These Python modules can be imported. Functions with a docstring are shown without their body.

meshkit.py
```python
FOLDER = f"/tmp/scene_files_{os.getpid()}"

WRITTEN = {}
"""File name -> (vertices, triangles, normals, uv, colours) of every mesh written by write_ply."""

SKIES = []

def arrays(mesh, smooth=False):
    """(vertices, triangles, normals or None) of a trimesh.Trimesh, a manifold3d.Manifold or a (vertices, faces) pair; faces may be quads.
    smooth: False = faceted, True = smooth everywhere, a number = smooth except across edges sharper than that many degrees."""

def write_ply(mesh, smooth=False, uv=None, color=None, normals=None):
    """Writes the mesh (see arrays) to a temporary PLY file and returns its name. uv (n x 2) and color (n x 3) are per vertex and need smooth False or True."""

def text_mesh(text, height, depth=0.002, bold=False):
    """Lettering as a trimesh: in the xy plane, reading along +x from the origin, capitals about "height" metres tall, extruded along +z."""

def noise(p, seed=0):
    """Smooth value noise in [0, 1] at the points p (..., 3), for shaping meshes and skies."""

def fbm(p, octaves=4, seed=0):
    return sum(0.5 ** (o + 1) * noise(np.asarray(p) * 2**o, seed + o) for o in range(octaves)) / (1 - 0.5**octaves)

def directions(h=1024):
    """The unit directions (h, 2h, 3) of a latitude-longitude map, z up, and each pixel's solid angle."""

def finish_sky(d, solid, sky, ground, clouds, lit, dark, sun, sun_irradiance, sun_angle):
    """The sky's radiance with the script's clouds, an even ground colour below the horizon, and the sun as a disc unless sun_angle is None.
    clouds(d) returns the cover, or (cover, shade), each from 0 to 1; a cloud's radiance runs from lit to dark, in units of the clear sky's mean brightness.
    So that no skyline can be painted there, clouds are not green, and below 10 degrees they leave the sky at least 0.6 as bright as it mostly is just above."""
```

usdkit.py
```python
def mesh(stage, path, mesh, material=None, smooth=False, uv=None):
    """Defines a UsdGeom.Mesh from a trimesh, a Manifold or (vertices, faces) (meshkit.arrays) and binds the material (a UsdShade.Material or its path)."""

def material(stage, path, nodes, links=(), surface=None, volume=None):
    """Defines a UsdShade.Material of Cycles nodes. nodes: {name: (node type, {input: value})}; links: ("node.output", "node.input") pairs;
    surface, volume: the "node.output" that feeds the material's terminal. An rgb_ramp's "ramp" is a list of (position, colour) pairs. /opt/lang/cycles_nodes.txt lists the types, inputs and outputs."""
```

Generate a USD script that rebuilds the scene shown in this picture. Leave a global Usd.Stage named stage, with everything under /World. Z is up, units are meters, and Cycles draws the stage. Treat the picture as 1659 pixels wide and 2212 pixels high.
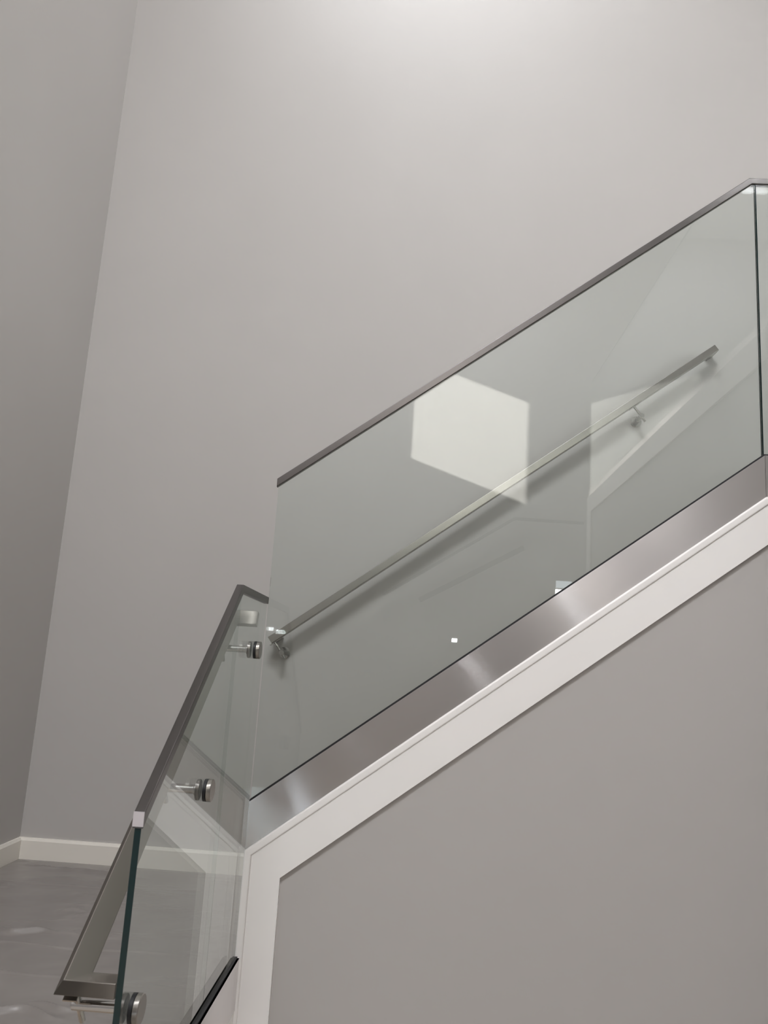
import math, numpy as np, trimesh, usdkit, meshkit
from pxr import Usd, UsdGeom, UsdLux, Gf, Sdf, Vt, UsdShade
from shapely.geometry import Polygon

stage = Usd.Stage.CreateInMemory()
UsdGeom.SetStageUpAxis(stage, UsdGeom.Tokens.z)
UsdGeom.SetStageMetersPerUnit(stage, 1.0)
UsdGeom.Xform.Define(stage, '/World')
UsdGeom.Scope.Define(stage, '/World/Looks')

# ---------------------------------------------------------------- camera (x right, y away, z up, metres; the lens is the origin)
W, H, FPX = 1659, 2212, 1718.56
YAW, PITCH, ROLL = -0.0446, 0.1910, 0.0632
cy, sy, cp, sp, cr, sr = math.cos(YAW), math.sin(YAW), math.cos(PITCH), math.sin(PITCH), math.cos(ROLL), math.sin(ROLL)
r0 = np.array([cy, -sy, 0.0]); f0 = np.array([sy, cy, 0.0]); up0 = np.array([0, 0, 1.0])
FWD = cp * f0 + sp * up0
U0 = cp * up0 - sp * f0
RIGHT, UP = cr * r0 + sr * U0, cr * U0 - sr * r0
cam = UsdGeom.Camera.Define(stage, '/World/camera')
M = Gf.Matrix4d(*RIGHT, 0, *UP, 0, *(-FWD), 0, 0, 0, 0, 1)
cam.AddTransformOp().Set(M)
cam.CreateFocalLengthAttr(24.0)
cam.CreateHorizontalApertureAttr(24.0 * W / FPX)
cam.CreateFStopAttr(8.0)
cam.CreateFocusDistanceAttr(3.2)
cam.CreateExposureAttr(0.76)

# ---------------------------------------------------------------- light: low sun through the left window, daylight from the skylight and the high right window
SUN = np.array([1.0, -0.75, -0.352]); SUN /= np.linalg.norm(SUN)


def aim(xf, d):                                            # turns a light's -z axis to d
    d = np.asarray(d, float) / np.linalg.norm(d)
    a = np.cross(d, [0, 0, 1.0] if abs(d[2]) < .99 else [0, 1.0, 0]); a /= np.linalg.norm(a)
    b = np.cross(a, d)
    return Gf.Matrix4d(*a, 0, *b, 0, *(-d), 0, *xf, 1)


sun = UsdLux.DistantLight.Define(stage, '/World/sun')
sun.CreateAngleAttr(0.53); sun.CreateIntensityAttr(102000.0); sun.CreateColorAttr(Gf.Vec3f(1.0, 0.985, 0.965))
sun.AddTransformOp().Set(aim((0, 0, 0), SUN))


DAY = (0.985, 1.0, 1.04)


def rect_light(name, at, d, w, h, intensity, color=(1, 0.98, 0.95)):
    l = UsdLux.RectLight.Define(stage, '/World/' + name)
    l.CreateWidthAttr(w); l.CreateHeightAttr(h); l.CreateIntensityAttr(intensity); l.CreateColorAttr(Gf.Vec3f(*color))
    l.AddTransformOp().Set(aim(at, d))


rect_light('clerestory_daylight', (-0.1, 2.5, 4.45), (0.36, 0.85, -0.38), 1.5, 0.4, 8.5, (0.965, 1.0, 1.05))
rect_light('rear_skylight_daylight', (-0.30, -1.12, 4.59), (0, 0, -1), 1.9, 1.1, 19.0, DAY)
rect_light('window_daylight', (3.97, 0.9, 1.95), (-1, 0, 0), 2.6, 1.1, 4.0, DAY)
dome = UsdLux.DomeLight.Define(stage, '/World/sky')
dome.CreateIntensityAttr(0.62); dome.CreateColorAttr(Gf.Vec3f(0.82, 0.91, 1.0))

# ---------------------------------------------------------------- materials
MATS = {}


def paint(name, color, rough=0.6, bump=0.012, scale=90.0):
    MATS[name] = usdkit.material(stage, '/World/Looks/' + name, {
        'g': ('geometry', {}), 'n': ('noise_texture', {'scale': scale, 'detail': 3.0}),
        'b': ('bump', {'strength': 0.25, 'distance': bump * 0.05}),
        'm': ('noise_texture', {'scale': 1.3, 'detail': 2.0}),
        'r': ('rgb_ramp', {'ramp': [(0.3, tuple(0.985 * c for c in color)), (0.7, tuple(min(1, 1.015 * c) for c in color))]}),
        'p': ('principled_bsdf', {'roughness': rough, 'specular_ior_level': 0.3})},
        [('g.position', 'n.vector'), ('n.fac', 'b.height'), ('b.normal', 'p.normal'), ('g.position', 'm.vector'), ('m.fac', 'r.fac'), ('r.color', 'p.base_color')], surface='p.BSDF')


def steel(name, direction, color=(0.66, 0.635, 0.635), rough=0.175, aniso=0.99):
    """Brushed stainless: grain along direction; the highlight spreads across the grain."""
    d = np.asarray(direction, float); d = d / np.linalg.norm(d)
    n = np.array([0, 1.0, 0]) if abs(d[1]) < .5 else np.array([1.0, 0, 0])
    t = np.cross(d, n); t /= np.linalg.norm(t)
    MATS[name] = usdkit.material(stage, '/World/Looks/' + name, {
        't': ('combine_xyz', {'x': t[0], 'y': t[1], 'z': t[2]}),
        'p': ('principled_bsdf', {'base_color': color, 'metallic': 1.0, 'anisotropic': aniso, 'roughness': rough})},
        [('t.vector', 'p.tangent')], surface='p.BSDF')


def plain(name, **kw):
    MATS[name] = usdkit.material(stage, '/World/Looks/' + name, {'p': ('principled_bsdf', kw)}, surface='p.BSDF')


def glass(name, tint, r0=0.042):
    """Flat architectural pane: each face reflects by Schlick's Fresnel term, the rest passes with a faint green tint."""
    MATS[name] = usdkit.material(stage, '/World/Looks/' + name, {
        'w': ('layer_weight', {'blend': 0.5}), 'p5': ('math', {'math_type': 'power', 'value2': 5.0}),
        'ma': ('math', {'math_type': 'multiply_add', 'value2': 1.0 - r0, 'value3': r0}),
        'tr': ('transparent_bsdf', {'color': tint}), 'gl': ('glossy_bsdf', {'color': (1, 1, 1), 'roughness': 0.0}),
        'm': ('mix_closure', {})},
        [('w.facing', 'p5.value1'), ('p5.value', 'ma.value1'), ('ma.value', 'm.fac'), ('tr.BSDF', 'm.closure1'), ('gl.BSDF', 'm.closure2')], surface='m.closure')


SL = 0.7463                                                # pitch of the upper flight
SLL = 0.7356                                               # pitch of the lower flight
paint('wall_paint', (0.478, 0.456, 0.436))
paint('trim_paint', (0.89, 0.865, 0.84), rough=0.35, bump=0.004, scale=40)
paint('baseboard_paint', (0.76, 0.72, 0.655), rough=0.4, bump=0.004, scale=40)
paint('ceiling_paint', (0.80, 0.79, 0.77))
paint('tread_wood', (0.36, 0.29, 0.22), rough=0.4)
paint('floor_wood', (0.50, 0.45, 0.40), rough=0.4)
steel('steel_slope', (1, 0, SL))
steel('steel_level', (1, 0, 0))
steel('steel_slope_lower', (0, 1, SLL))
steel('steel_level_lower', (0, 1, 0))
plain('satin_steel', base_color=(0.35, 0.33, 0.305), metallic=1.0, roughness=0.27)
plain('bracket_steel', base_color=(0.36, 0.35, 0.335), metallic=1.0, roughness=0.12)
plain('brushed_rail', base_color=(0.25, 0.228, 0.205), metallic=1.0, roughness=0.42)
plain('polished_steel', base_color=(0.56, 0.55, 0.54), metallic=1.0, roughness=0.13)
plain('cap_steel', base_color=(0.15, 0.14, 0.136), metallic=1.0, roughness=0.30)
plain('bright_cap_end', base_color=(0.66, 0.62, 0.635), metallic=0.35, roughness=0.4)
plain('black_rubber', base_color=(0.012, 0.012, 0.014), roughness=0.5)
plain('glass_edge', base_color=(0.006, 0.022, 0.022), roughness=0.12)
glass('clear_glass', (0.93, 0.955, 0.942))
glass('window_glass', (0.985, 0.99, 0.985))
MATS['plastic_sheet'] = usdkit.material(stage, '/World/Looks/plastic_sheet', {
    'g': ('geometry', {}), 'n': ('noise_texture', {'scale': 3.5, 'detail': 4.0, 'distortion': 0.6}),
    'r': ('rgb_ramp', {'ramp': [(0.3, (0.21, 0.19, 0.178)), (0.7, (0.26, 0.237, 0.222))]}),
    'p': ('principled_bsdf', {'roughness': 0.31, 'specular_ior_level': 0.6})},
    [('g.position', 'n.vector'), ('n.fac', 'r.fac'), ('r.color', 'p.base_color')], surface='p.BSDF')
MATS['lamp_glow'] = usdkit.material(stage, '/World/Looks/lamp_glow', {'e': ('emission', {'color': (0.93, 0.96, 1.0), 'strength': 45.0})}, surface='e.emission')

MATS['slat_glow'] = usdkit.material(stage, '/World/Looks/slat_glow', {'e': ('emission', {'color': (0.93, 0.96, 1.0), 'strength': 15.0})}, surface='e.emission')
MATS['diffuser_glow'] = usdkit.material(stage, '/World/Looks/diffuser_glow', {'e': ('emission', {'color': (0.85, 0.93, 1.0), 'strength': 2.2})}, surface='e.emission')

# ---------------------------------------------------------------- helpers
USED = {}


def numbered(parent, name):
    k = parent + '/' + name
    n = USED.get(k, 0); USED[k] = n + 1
    return k if n == 0 else '%s_%03d' % (k, n)


def put(prim, label=None, category=None, group=None, kind=None):
    for k, v in (('label', label), ('category', category), ('group', group), ('kind', kind)):
        if v: prim.SetCustomDataByKey(k, v)
    return prim


def thing(name, label, category, loc=(0, 0, 0), group=None, kind=None):
    x = UsdGeom.Xform.Define(stage, numbered('/World', name))
    x.AddTranslateOp().Set(Gf.Vec3d(*map(float, loc)))
    put(x.GetPrim(), label, category, group, kind)
    return (str(x.GetPath()), np.array(loc, float))


def obj(name, mesh, mat, parent=None, smooth=35, **data):
    """One mesh; parent is a (path, origin) of thing() or obj(); coordinates are given in world space."""
    base, org = parent if parent else ('/World', np.zeros(3))
    v, f, _ = meshkit.arrays(mesh)
    p = usdkit.mesh(stage, numbered(base, name), trimesh.Trimesh(v - org, f, process=False), MATS[mat], smooth=smooth)
    put(p.GetPrim(), **data)
    return (str(p.GetPath()), org)


def box(x0, x1, y0, y1, z0, z1):
    m = trimesh.creation.box((x1 - x0, y1 - y0, z1 - z0)); m.apply_translation(((x0 + x1) / 2, (y0 + y1) / 2, (z0 + z1) / 2)); return m


def prism(poly, a, b, axis='y'):
    """Extrudes a polygon given as (x, z) along y, or as (y, z) along x, from a to b."""
    m = trimesh.creation.extrude_polygon(poly if isinstance(poly, Polygon) else Polygon(poly), b - a, engine='earcut')
    v = np.array(m.vertices); f = np.array(m.faces)
    if axis == 'y':
        v = np.stack([v[:, 0], a + v[:, 2], v[:, 1]], 1); f = f[:, ::-1]
    else:
        v = np.stack([a + v[:, 2], v[:, 0], v[:, 1]], 1)
    return trimesh.Trimesh(v, f, process=False)


def round_rect(w, h, r=0.002, n=3):
    out = []
    for cx, cz, a0 in ((w / 2 - r, h / 2 - r, 0), (-w / 2 + r, h / 2 - r, 90), (-w / 2 + r, -h / 2 + r, 180), (w / 2 - r, -h / 2 + r, 270)):
        for k in range(n + 1):
            a = math.radians(a0 + 90 * k / n); out.append((cx + r * math.cos(a), cz + r * math.sin(a)))
    return np.array(out)


def sweep(path, profile, side, end0=None, end1=None):
    """Bar of the given profile along a polyline with mitred corners; side: the profile's first axis on the first segment; end0/end1: normals of the end cuts."""
    P = np.array(path, float); D = np.diff(P, axis=0); D /= np.linalg.norm(D, axis=1)[:, None]
    s = np.asarray(side, float); s = s - D[0] * (s @ D[0]); s /= np.linalg.norm(s); n = np.cross(s, D[0])
    if n[2] < 0 and abs(D[0][2]) < .95: n = -n
    ring = P[0] + profile[:, :1] * s + profile[:, 1:] * n
    rings = []
    for i in range(len(P)):
        din = D[max(i - 1, 0)]
        nrm = (np.asarray(end0 if end0 is not None else D[0], float) if i == 0 else np.asarray(end1 if end1 is not None else D[-1], float) if i == len(P) - 1 else D[i - 1] + D[i])
        t = ((P[i] - ring) @ nrm) / (din @ nrm)
        ring = ring + t[:, None] * din
        rings.append(ring.copy())
    k = len(profile); v = np.vstack(rings); f = []
    for i in range(len(rings) - 1):
        for j in range(k):
            a, b = i * k + j, i * k + (j + 1) % k
            f += [(a, b, b + k), (a, b + k, a + k)]
    for j in range(1, k - 1):
        f += [(0, j + 1, j), ((len(P) - 1) * k, (len(P) - 1) * k + j, (len(P) - 1) * k + j + 1)]
    m = trimesh.Trimesh(v, f, process=False)
    if m.volume < 0: m.invert()
    return m


def rod(a, b, r, n=24, bevel=0.0):
    """Cylinder from a to b with chamfered ends."""
    a, b = np.array(a, float), np.array(b, float); L = np.linalg.norm(b - a); d = (b - a) / L
    c = bevel
    prof = [(0, 0), (r - c, 0), (r, c), (r, L - c), (r - c, L), (0, L)] if c else [(0, 0), (r, 0), (r, L), (0, L)]
    m = trimesh.creation.revolve(np.array(prof), sections=n)
    T = trimesh.geometry.align_vectors([0, 0, 1], d); T[:3, 3] = a
    m.apply_transform(T)
    return m


def cat(*ms): return trimesh.util.concatenate(list(ms))


# ================================================================ the setting
XW, YB, YR, XR = -1.7204, 3.7592, -2.5, 4.0                 # left wall, back wall, rear wall (behind the camera), right wall
ZF, ZL, ZC = -0.95, -1.70, 4.6                              # landing, lower floor, ceiling
YG = 2.60                                                  # front face of the upper railing's shoe
XA, ZA, XB, ZB = -0.48, -0.4413, 1.1374, 0.7656             # where the shoe's top edge starts, and its knee
HC, HS, HT = 1.0164, 0.1423, 0.3010                         # cap underside above / shoe foot, trim foot below that edge (plumb)
XG = -0.478                                                # right face of the lower railing's glass
XEND = 3.3

# left wall with the opening of the sunlit window
wy0, wy1, wz0, wz1 = -1.29, -0.415, 2.63, 3.68
fw = 0.055
oy0, oy1, oz0, oz1 = wy0 - fw, wy1 + fw, wz0 - fw, wz1 + fw
hole = Polygon([(YR - .12, ZL), (YB, ZL), (YB, ZC), (YR - .12, ZC)], [[(oy0, oz0), (oy1, oz0), (oy1, oz1), (oy0, oz1)]])
obj('wall_left', prism(hole, XW - 0.06, XW, 'x'), 'wall_paint', smooth=False, kind='structure', label='grey painted left wall of the stairwell')
w1 = thing('window_1', 'white casement window in the left wall behind the viewer', 'window', (XW, (oy0 + oy1) / 2, oz0), kind='structure')
frame = Polygon([(oy0, oz0), (oy1, oz0), (oy1, oz1), (oy0, oz1)], [[(wy0, wz0), (wy1, wz0), (wy1, wz1), (wy0, wz1)]])
obj('frame', prism(frame, XW - 0.012, XW, 'x'), 'trim_paint', w1, smooth=False)
obj('pane', box(XW - 0.010, XW - 0.004, wy0, wy1, wz0, wz1), 'window_glass', w1, smooth=False)
obj('wall_back', box(XW - .06, XR + .1, YB, YB + .12, ZL, ZC), 'wall_paint', smooth=False, kind='structure', label='tall grey painted wall behind the stairs')
lx0, lx1, lz0, lz1 = -1.55, -0.80, -1.66, -1.14
rear_hole = Polygon([(XW, ZL), (XR + .1, ZL), (XR + .1, ZC), (XW, ZC)], [[(lx0, lz0), (lx1, lz0), (lx1, lz1), (lx0, lz1)]])
obj('wall_rear', prism(rear_hole, YR - .12, YR), 'wall_paint', smooth=False, kind='structure', label='grey painted rear wall reflected in the glass with a sunlit patch')
w2 = thing('window_2', 'low white window in the rear wall behind the viewer', 'window', (lx0, YR, lz0), kind='structure')
obj('frame', prism(Polygon([(lx0, lz0), (lx1, lz0), (lx1, lz1), (lx0, lz1)], [[(lx0 + .04, lz0 + .04), (lx1 - .04, lz0 + .04), (lx1 - .04, lz1 - .04), (lx0 + .04, lz1 - .04)]]), YR - .06, YR - .01), 'trim_paint', w2, smooth=False)
obj('pane', box(lx0 + .04, lx1 - .04, YR - .04, YR - .034, lz0 + .04, lz1 - .04), 'window_glass', w2, smooth=False)
obj('wall_right', box(XR, XR + .1, YR, YB, ZL, ZC), 'wall_paint', smooth=False, kind='structure', label='grey painted right wall outside the picture')
obj('floor', box(XW, XR, YR, YB, ZL - .1, ZL), 'floor_wood', smooth=False, kind='structure', label='lower hall floor below the stairs')
obj('ceiling', box(XW - .06, XR + .1, YR - .12, YB + .12, ZC, ZC + .1), 'ceiling_paint', smooth=False, kind='structure', label='white ceiling above the stairwell')

# ================================================================ landing, flights, stair wall
NY0 = 2.2
obj('landing', cat(box(XW, -0.505, NY0, YB, ZF - .20, ZF), box(-0.505, -0.48, 2.66, YB, ZF - .20, ZF)), 'floor_wood', smooth=False, kind='structure', label='stair landing between the two flights')
st = thing('staircase', 'upper flight of stairs rising right behind the glass railing', 'staircase', (XA, 2.66, ZF))
run, rise = 0.25, 0.25 * SL
for k in range(7):
    x = XA + run * k; z = ZF + rise * (k + 1)
    obj('riser', box(x + .02, x + .035, 2.705, YB - .001, z - rise, z - .03), 'trim_paint', st, smooth=False)
    obj('tread', box(x, x + run + .035, 2.705, YB - .001, z - .03, z), 'tread_wood', st, smooth=False)
zu = ZF + rise * 8; xu = XA + run * 7
obj('riser', box(xu + .02, xu + .035, 2.705, YB - .001, zu - rise, zu - .03), 'trim_paint', st, smooth=False)
obj('floor_upper', box(xu, XR, 2.705, YB, zu - .03, zu), 'floor_wood', smooth=False, kind='structure', label='upper landing floor at the head of the stairs')
sl = thing('staircase', 'lower flight of stairs below the plastic covered landing', 'staircase', (XW, 1.45, ZL))
for k in range(4):
    z = ZF - 0.1875 * (k + 1); y1 = NY0 - 0.25 * k
    obj('riser', box(XW + .001, -0.506, y1 - .001, y1 + .013, z, z + .1875 - .03 if k else z + .1875 - .2), 'trim_paint', sl, smooth=False) if k else None
    if k < 3: obj('tread', box(XW + .001, -0.506, y1 - .275, y1, z - .03, z), 'tread_wood', sl, smooth=False)

# stair wall (drywall below the trim) facing the viewer
YW = 2.606
zt = lambda x, off=0.0: ZA + SL * (x - XA) - off
ztr = lambda x, off: np.minimum(ZA + SL * (x - XA), ZB) - off
wall_poly = [(XA + .012, ZL), (XEND, ZL), (XEND, ZB - .16), (XB, ZB - .16), (XA + .012, zt(XA + .012, .16))]
obj('wall_stair', prism(wall_poly, YW, 2.70), 'wall_paint', smooth=False, kind='structure', label='grey drywall below the white sloping stair trim')
# white trim: sloping board, vertical leg, level board, each mitred into the next
XT = -0.3636
slope_leg = Polygon([(XA, ZL), (XT, ZL), (XT, zt(XA, HT) + SL * (XT - XA)), (XB, ZB - HT), (XEND, ZB - HT), (XEND, ZB - HS), (XB, ZB - HS), (XA, zt(XA, HS))])
t1 = thing('trim_1', 'white painted trim board running up along the stair and down its left end', 'trim', (XA, YG, ZL), kind='structure')
obj('board', prism(slope_leg, 2.593, 2.66), 'trim_paint', t1, smooth=False)
bead = round_rect(0.016, 0.024, 0.006, 4)
c = 0.012
kx = c * (math.sqrt(1 + SL * SL) - SL)                      # inset of the bead's centre line
path = [(XA + c, 2.596, ZL), (XA + c, 2.596, zt(XA + c, HS) - c * math.sqrt(1 + SL * SL)), (XB, 2.596, ZB - HS - c * math.sqrt(1 + SL * SL)), (XEND, 2.596, ZB - HS - c * math.sqrt(1 + SL * SL))]
obj('bead', sweep(path, bead[:, [0, 1]], (0, 1, 0)), 'trim_paint', t1)

# baseboards
bb = lambda t, h: [(0, 0), (t, 0), (t, h - .012), (t - .006, h), (0, h)]
obj('baseboard_back', prism([(YB - a, ZF + b) for a, b in bb(.015, .0927)][::-1], XW, XA - .02, 'x'), 'baseboard_paint', smooth=False, kind='structure', label='cream baseboard at the foot of the back wall')
obj('baseboard_left', prism([(XW + a, ZF + b) for a, b in bb(.015, .0927)], NY0, YB - .015), 'baseboard_paint', smooth=False, kind='structure', label='cream baseboard at the foot of the left wall')

# ================================================================ upper glass railing
CW, CHT = 0.021, 0.0225                                     # cap rail section
gy0, gy1 = 2.612, 2.624                                    # glass faces
ur = thing('glass_railing', 'glass railing with steel cap rail along the upper flight', 'railing', (XA, YG, ZA))
gpoly = [(XA + .002, zt(XA, .05)), (XB - .0018, ZB - .05), (XB - .0018, ZB + HC - .004), (XA + .002, zt(XA, -HC))]
g1 = obj('glass_panel', prism(gpoly, gy0, gy1), 'clear_glass', ur, smooth=False, label='large sloping glass panel')
obj('polished_edge', box(XB - .0018, XB - .0008, gy0, gy1, ZB - .05, ZB + HC - .006), 'glass_edge', g1, smooth=False)
g2 = obj('glass_panel', prism([(XB + .0018, ZB - .05), (XEND, ZB - .05), (XEND, ZB + HC - .004), (XB + .0018, ZB + HC - .004)], gy0, gy1), 'clear_glass', ur, smooth=False, label='level glass panel at the right edge')
obj('polished_edge', box(XB + .0008, XB + .0018, gy0, gy1, ZB - .05, ZB + HC - .006), 'glass_edge', g2, smooth=False)
ch = CHT / 2 * math.sqrt(1 + SL * SL)
zlev = ZB + HC - .010 + CHT / 2
xk = XA + (zlev - (ZA + HC + ch)) / SL
ycap = (gy0 + gy1) / 2
obj('cap_rail', sweep([(XA - .004, ycap, zt(XA - .004, -HC) + ch), (xk, ycap, zlev), (XEND, ycap, zlev)], round_rect(CW, CHT, .002), (0, 1, 0), end0=(1, 0, 0)), 'cap_steel', ur)
SH = HS
shoe = Polygon([(XA, zt(XA)), (XB, ZB), (XB, ZB - SH), (XA, zt(XA, SH))])
obj('base_shoe', prism(shoe, YG, gy0 - .008).union if False else cat(prism(shoe, YG, YG + .004), prism(shoe, gy1 + .008, gy1 + .012)), 'steel_slope', ur, smooth=False, label='brushed steel cladding below the sloping glass')
lev = Polygon([(XB + .001, ZB), (XEND, ZB), (XEND, ZB - SH), (XB + .001, ZB - SH)])
obj('base_shoe', cat(prism(lev, YG, YG + .004), prism(lev, gy1 + .008, gy1 + .012)), 'steel_level', ur, smooth=False, label='brushed steel cladding below the level glass')
gk = [(XA, zt(XA, .03)), (XB, ZB - .03), (XB, ZB + .0055), (XA, zt(XA, -.0065))]
obj('gasket', cat(prism(gk, YG + .0042, gy0 - .0002), prism(gk, gy1 + .0002, gy1 + .0078), box(XB, XEND, YG + .0042, gy0 - .0002, ZB - .03, ZB + .005)), 'black_rubber', ur, smooth=False)

# ================================================================ lower glass railing, coming towards the viewer
ZS = -0.887                                                # level shoe top beside the landing
YK, ZK, YN = 2.2015, 0.1723, 1.5348
gx0, gx1 = XG - .012, XG
YS = 2.10
zshoe = lambda y, z0: z0 + SLL * (min(y, YS) - YS)
zlow = lambda y, z0: z0 + SLL * (min(y, YK) - YK)
lr = thing('glass_railing', 'glass railing with dark green glass edge beside the lower flight', 'railing', (XG, YN, ZL))
gA = [(YN, zshoe(YN, ZS) - .05), (YS, ZS - .05), (YK - .002, ZS - .05), (YK - .002, ZK), (YN, zlow(YN, ZK))]
ga = obj('glass_panel', prism(gA, gx0, gx1, 'x'), 'clear_glass', lr, smooth=False, label='sloping glass panel nearest the viewer')
obj('polished_edge', box(gx0, gx1, YN - .0015, YN, zshoe(YN, ZS) - .05, zlow(YN, ZK) - .002), 'glass_edge', ga, smooth=False, label='dark green glass edge')
YE = 2.592
gb = obj('glass_panel', prism([(YK + .002, ZS - .05), (YE, ZS - .05), (YE, ZK), (YK + .002, ZK)], gx0, gx1, 'x'), 'clear_glass', lr, smooth=False, label='narrow glass panel beside the corner')
obj('cap_rail', sweep([(( gx0 + gx1) / 2, YN - .003, zlow(YN - .003, ZK) + ch), ((gx0 + gx1) / 2, YK, ZK + ch), ((gx0 + gx1) / 2, YE, ZK + ch)], round_rect(CW, CHT, .002), (1, 0, 0), end0=(0, 1, 0)), 'cap_steel', lr)
obj('cap_end', box(gx0 - .0042, gx1 + .0042, YN - .0055, YN - .0032, zlow(YN, ZK) + .001, zlow(YN, ZK) + 2 * ch - .001), 'bright_cap_end', lr, smooth=False, label='bright square end of the cap rail')
lshoe = [(YN - .1, zshoe(YN - .1, ZS)), (YS, ZS), (YE - .004, ZS), (YE - .004, ZS - SH), (YS, ZS - SH), (YN - .1, zshoe(YN - .1, ZS) - SH)]
obj('base_shoe', cat(prism(lshoe, gx1 + .007, gx1 + .013, 'x'), prism([(y, z - .02 * (i < 3)) for i, (y, z) in enumerate(lshoe)], gx0 - .013, gx0 - .007, 'x')), 'steel_level_lower', lr, smooth=False)
lg = [(YN - .1, zshoe(YN - .1, ZS) - .03), (YS, ZS - .03), (YE - .004, ZS - .03), (YE - .004, ZS + .004), (YS, ZS + .004), (YN - .1, zshoe(YN - .1, ZS) + .004)]
obj('gasket', cat(prism(lg, gx1 + .0002, gx1 + .0069, 'x'), prism([(y, z - .026 * (i > 2)) for i, (y, z) in enumerate(lg)], gx0 - .0069, gx0 - .0002, 'x')), 'black_rubber', lr, smooth=False)
lw = [(YN - .1, ZL), (YE, ZL), (YE, ZS - SH), (YS, ZS - SH), (YN - .1, zshoe(YN - .1, ZS) - SH)]
obj('wall_lower_stair', prism(lw, -0.505, gx1 + .011, 'x'), 'trim_paint', smooth=False, kind='structure', label='white side of the lower flight below its railing')

# ================================================================ handrails with their brackets
WHT = 0.033


def bracket(parent, base, nrm, reach, pin_dir, pin_up, slope_dir, through=None):
    base, nrm, pin_dir, slope_dir = (np.asarray(a, float) for a in (base, nrm, pin_dir, slope_dir))
    tip = base + nrm * reach
    b = UsdGeom.Xform.Define(stage, numbered(parent[0], 'bracket'))
    b = (str(b.GetPath()), parent[1])
    own = 'bracket_steel' if through is None else 'polished_steel'
    obj('rod', rod(base, tip + nrm * .012, .0125 if through is None else .0105, bevel=.0015), own, b)
    if through is None:
        obj('base_disc', rod(base + nrm * .0005, base + nrm * .009, .027, 40, .0015), 'bracket_steel', b)
    else:                                                  # clamped through the glass: a disc and a rubber washer on each face
        far = base - nrm * through
        obj('rubber_washer', rod(base + nrm * .0002, base + nrm * .006, .0245, 40), 'black_rubber', b)
        obj('collar', rod(base + nrm * .006, base + nrm * .013, .0135, 40, .0015), 'polished_steel', b)
        obj('rubber_washer', rod(far - nrm * .0075, far - nrm * .0002, .0262, 40), 'black_rubber', lr)
        obj('clamp_disc', rod(far - nrm * .0195, far - nrm * .0075, .0265, 40, .0015), 'satin_steel', lr)
    obj('pin', rod(tip - pin_dir * (.032 if through is None else .048), tip + pin_dir * pin_up, .006, bevel=.0008), own, b)
    c = tip + pin_dir * (pin_up - .0022)
    obj('saddle', sweep([c - slope_dir * .026, c + slope_dir * .026], round_rect(.026, .004, .0012), nrm), 'polished_steel', b)


un = lambda v: np.asarray(v, float) / np.linalg.norm(v)
HW, HHT = 0.046, 0.026                                      # handrail bar section
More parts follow.
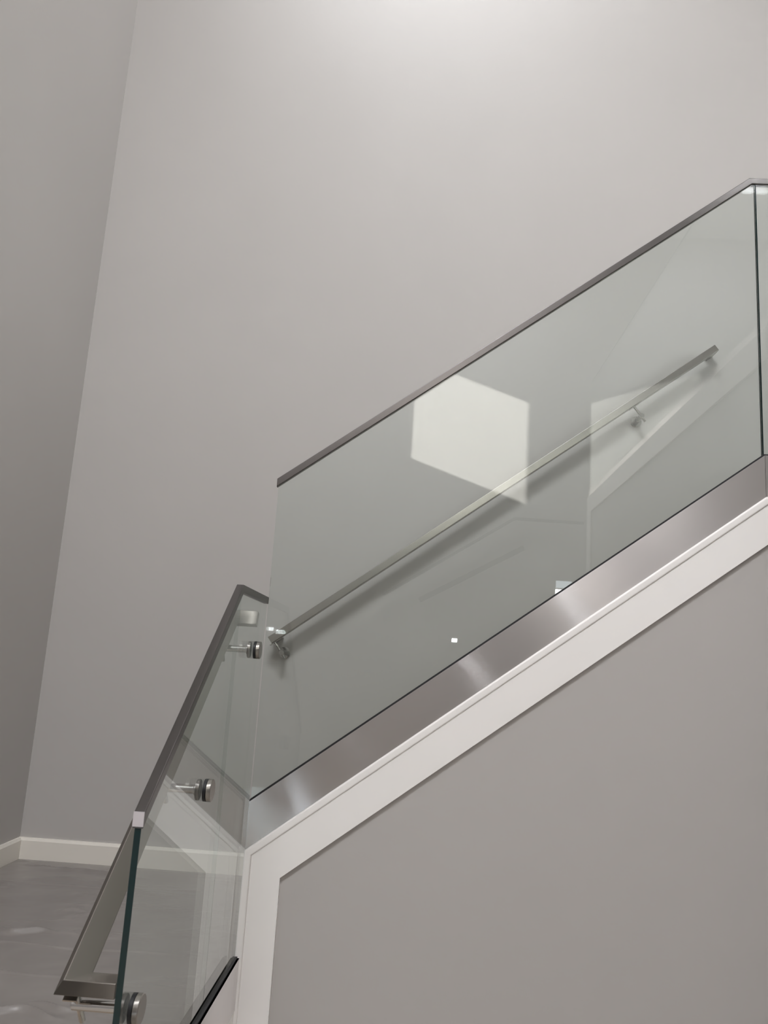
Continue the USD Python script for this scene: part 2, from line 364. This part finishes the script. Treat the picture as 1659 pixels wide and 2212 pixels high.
# along the back wall
sd = un((1, 0, SL)); nd = un((-SL, 0, 1))
hr = thing('handrail', 'flat steel handrail on the back wall seen through the glass', 'handrail', (-0.64, YB, 0.06))
zhb = lambda x: 0.1863 + SL * (x - XA)
yh = YB - 0.052 - HW / 2 - .02
hc_ = WHT / 2 * math.sqrt(1 + SL * SL)
xl, xr_ = -0.645, 1.405
obj('bar', sweep([(xl, YB - .002, zhb(xl) + hc_), (xl, yh, zhb(xl) + hc_), (xr_ - HW / 2, yh, zhb(xr_ - HW / 2) + hc_), (xr_ - HW / 2, YB - .002, zhb(xr_ - HW / 2) + hc_)][1:3], round_rect(HW, WHT, .002), (0, 1, 0)), 'satin_steel', hr)
for x in (xl, xr_ - HW):
    obj('wall_return', sweep([(x + HW * .5, yh + HW / 2 - .001, zhb(x + HW * .5) + hc_ - .003), (x + HW * .5, YB - .001, zhb(x + HW * .5) + hc_ - .003)], round_rect(.040, .022, .002), (1, 0, SL)), 'satin_steel', hr)
for x in (1.030, -0.590):
    up = .058
    base = np.array([x, YB, zhb(x)]) + (-nd) * 0.0
    tipx = x
    # the pin stands square to the rail: its foot sits below the saddle
    zb = zhb(x) - up * math.sqrt(1 + SL * SL)
    bracket(hr, (x, YB, zb), (0, -1, 0), YB - yh, nd, up, sd)

# on the glass of the lower railing
sd2 = un((0, 1, SLL)); nd2 = un((0, -SLL, 1))
lh = thing('handrail', 'flat steel handrail clamped to the lower glass railing by round discs', 'handrail', (-0.58, 1.535, -0.62))
xh = -0.600 + HW / 2
ztop = lambda y: -0.598 + SLL * (y - 1.535)
h2 = HHT / 2 * math.sqrt(1 + SLL * SLL)
ya, yb_ = 1.535 + HW / 2, 2.535
xe = gx0 - .003
obj('bar', sweep([(xe, ya, ztop(ya) - h2), (xh, ya, ztop(ya) - h2), (xh, yb_, ztop(yb_) - h2), (xe, yb_, ztop(yb_) - h2)], round_rect(HW, HHT, .002), (0, 1, 0)), 'brushed_rail', lh)
for y, z in ((2.449, 0.024), (1.993, -0.319), (1.598, -0.647)):
    zrail = ztop(y) - 2 * h2
    bracket(lh, (gx0, y, z), (-1, 0, 0), gx0 - xh, nd2, (zrail - z) / math.sqrt(1 + SLL * SLL), sd2, through=.012)

# ================================================================ protective plastic over the landing
nx, ny = 110, 420
xs, ys = np.linspace(XW + .016, -0.51, nx), np.linspace(NY0 - .012, YB - .017, ny)
gx, gy = np.meshgrid(xs, ys, indexing='ij')
pz = np.stack([gx * 2.2, gy * 9.0, np.zeros_like(gx)], -1)
ridge = np.maximum(0, 1 - np.abs(meshkit.fbm(pz + 3.1, 3, 5) - .5) * 14) ** 2
soft = meshkit.fbm(np.stack([gx * 5, gy * 6, gx * 0], -1), 3, 9)
edge = np.clip(np.minimum.reduce([gx - xs[0], xs[-1] - gx, ys[-1] - gy, gy - ys[0]]) / .05, 0, 1)
gz = ZF + .002 + edge * (.006 * ridge + .010 * soft)
for rx0, rx1, ry, rh, ww in ((-1.34, -1.13, 2.825, .017, .013), (-1.24, -1.12, 3.07, .012, .013), (-1.10, -0.84, 2.243, .016, .013), (-0.98, -0.80, 2.30, .014, .012), (-1.55, -1.1, 3.45, .008, .03), (-1.6, -1.2, 3.6, .008, .03)):
    env = np.clip(np.minimum(gx - rx0, rx1 - gx) / .07, 0, 1)
    gz = gz + rh * env * np.exp(-((gy - ry - .03 * (gx - rx0) - .02 * np.sin(gx * 31)) / ww) ** 2)
top = np.stack([gx, gy, gz], -1).reshape(-1, 3)
idx = np.arange(nx * ny).reshape(nx, ny)
q = np.stack([idx[:-1, :-1], idx[1:, :-1], idx[1:, 1:], idx[:-1, 1:]], -1).reshape(-1, 4)
obj('plastic_sheet', (top, q), 'plastic_sheet', smooth=True, label='wrinkled grey protective sheet laid over the landing floor', category='floor covering')

# ================================================================ what the glass reflects: gallery on the right, rear railing, small lamps
XGA, ZGA = 1.30, 1.38
gy_a, gy_b = -0.87, 2.30
obj('wall_gallery', cat(box(XGA + .012, XGA + .12, gy_a, gy_b, ZL, ZGA), box(XGA + .12, XR, gy_a, gy_b, ZGA - .25, ZGA)), 'wall_paint', smooth=False, kind='structure', label='grey wall of the side gallery reflected in the upper glass')
t2 = thing('trim_2', 'white trim board of the side gallery reflected in the upper glass', 'trim', (XGA, gy_a, ZL), kind='structure')
obj('board', prism([(gy_a, ZL), (gy_a + .13, ZL), (gy_a + .13, ZGA - .13), (gy_b, ZGA - .13), (gy_b, ZGA), (gy_a, ZGA)], XGA, XGA + .0119, 'x'), 'trim_paint', t2, smooth=False)
gr = thing('glass_railing', 'glass railing of the side gallery reflected in the upper glass', 'railing', (XGA, gy_a, ZGA))
obj('glass_panel', box(XGA + .02, XGA + .032, gy_a, gy_b, ZGA, ZGA + .95), 'clear_glass', gr, smooth=False)
obj('polished_edge', box(XGA + .021, XGA + .031, gy_a + .001, gy_b, ZGA + .95, ZGA + .951), 'glass_edge', gr, smooth=False)
obj('base_shoe', box(XGA + .014, XGA + .0199, gy_a, gy_b, ZGA, ZGA + .05), 'steel_level_lower', gr, smooth=False)
rr = thing('handrail', 'dark steel handrail on the rear wall reflected in the upper glass', 'handrail', (0, YR, .87))
obj('bar', sweep([(-0.3, YR + .08, .67), (.932, YR + .08, 1.487), (1.60, YR + .08, 1.477)], round_rect(.04, .026, .002), (0, 1, 0)), 'cap_steel', rr)
obj('lower_bar', sweep([(0.05, YR + .08, .64), (1.03, YR + .08, 1.204)], round_rect(.04, .05, .002), (0, 1, 0)), 'cap_steel', rr)
for x in (.2, .95):
    z = .64 + .5755 * (x - .05)
    obj('bracket', rod((x, YR, z), (x, YR + .065, z), .008), 'polished_steel', rr)
for x in (-.1, .75, 1.45):
    z = .67 + .663 * (x + .3) if x < .93 else 1.48
    obj('bracket', rod((x, YR, z), (x, YR + .065, z), .008), 'polished_steel', rr)


def lamp(x, z, w, h, label, rows=1, plate=None):
    l = thing('wall_light', label, 'lamp', (x, YR, z))
    ho = Polygon([(x - w / 2 - .012, z - h / 2 - .012), (x + w / 2 + .012, z - h / 2 - .012), (x + w / 2 + .012, z + h / 2 + .012), (x - w / 2 - .012, z + h / 2 + .012)],
                 [[(x - w / 2, z - h / 2), (x + w / 2, z - h / 2), (x + w / 2, z + h / 2), (x - w / 2, z + h / 2)]])
    obj('housing', prism(ho, YR, YR + .02), 'trim_paint', l, smooth=False)
    for k in range(rows):
        a = z - h / 2 + h * k / rows
        obj('lens', box(x - w / 2, x + w / 2, YR + .001, YR + .012, a + .002, a + h / rows - .002), 'lamp_glow' if rows == 1 and not plate else 'slat_glow', l, smooth=False)
    if plate:
        px, pz, pw, ph = plate
        obj('diffuser', box(px - pw / 2, px + pw / 2, YR + .0005, YR + .006, pz - ph / 2, pz + ph / 2), 'diffuser_glow', l, smooth=False)


lamp(0.406, 0.284, .050, .036, 'small square lamp reflected low in the middle of the upper glass')
lamp(1.382, 0.806, .060, .050, 'small square lamp reflected beside the steel shoe at right', plate=(1.435, 0.875, .15, .075))
lamp(-1.257, 0.262, .115, .040, 'wide slatted lamp reflected at the left end of the upper glass', rows=3)
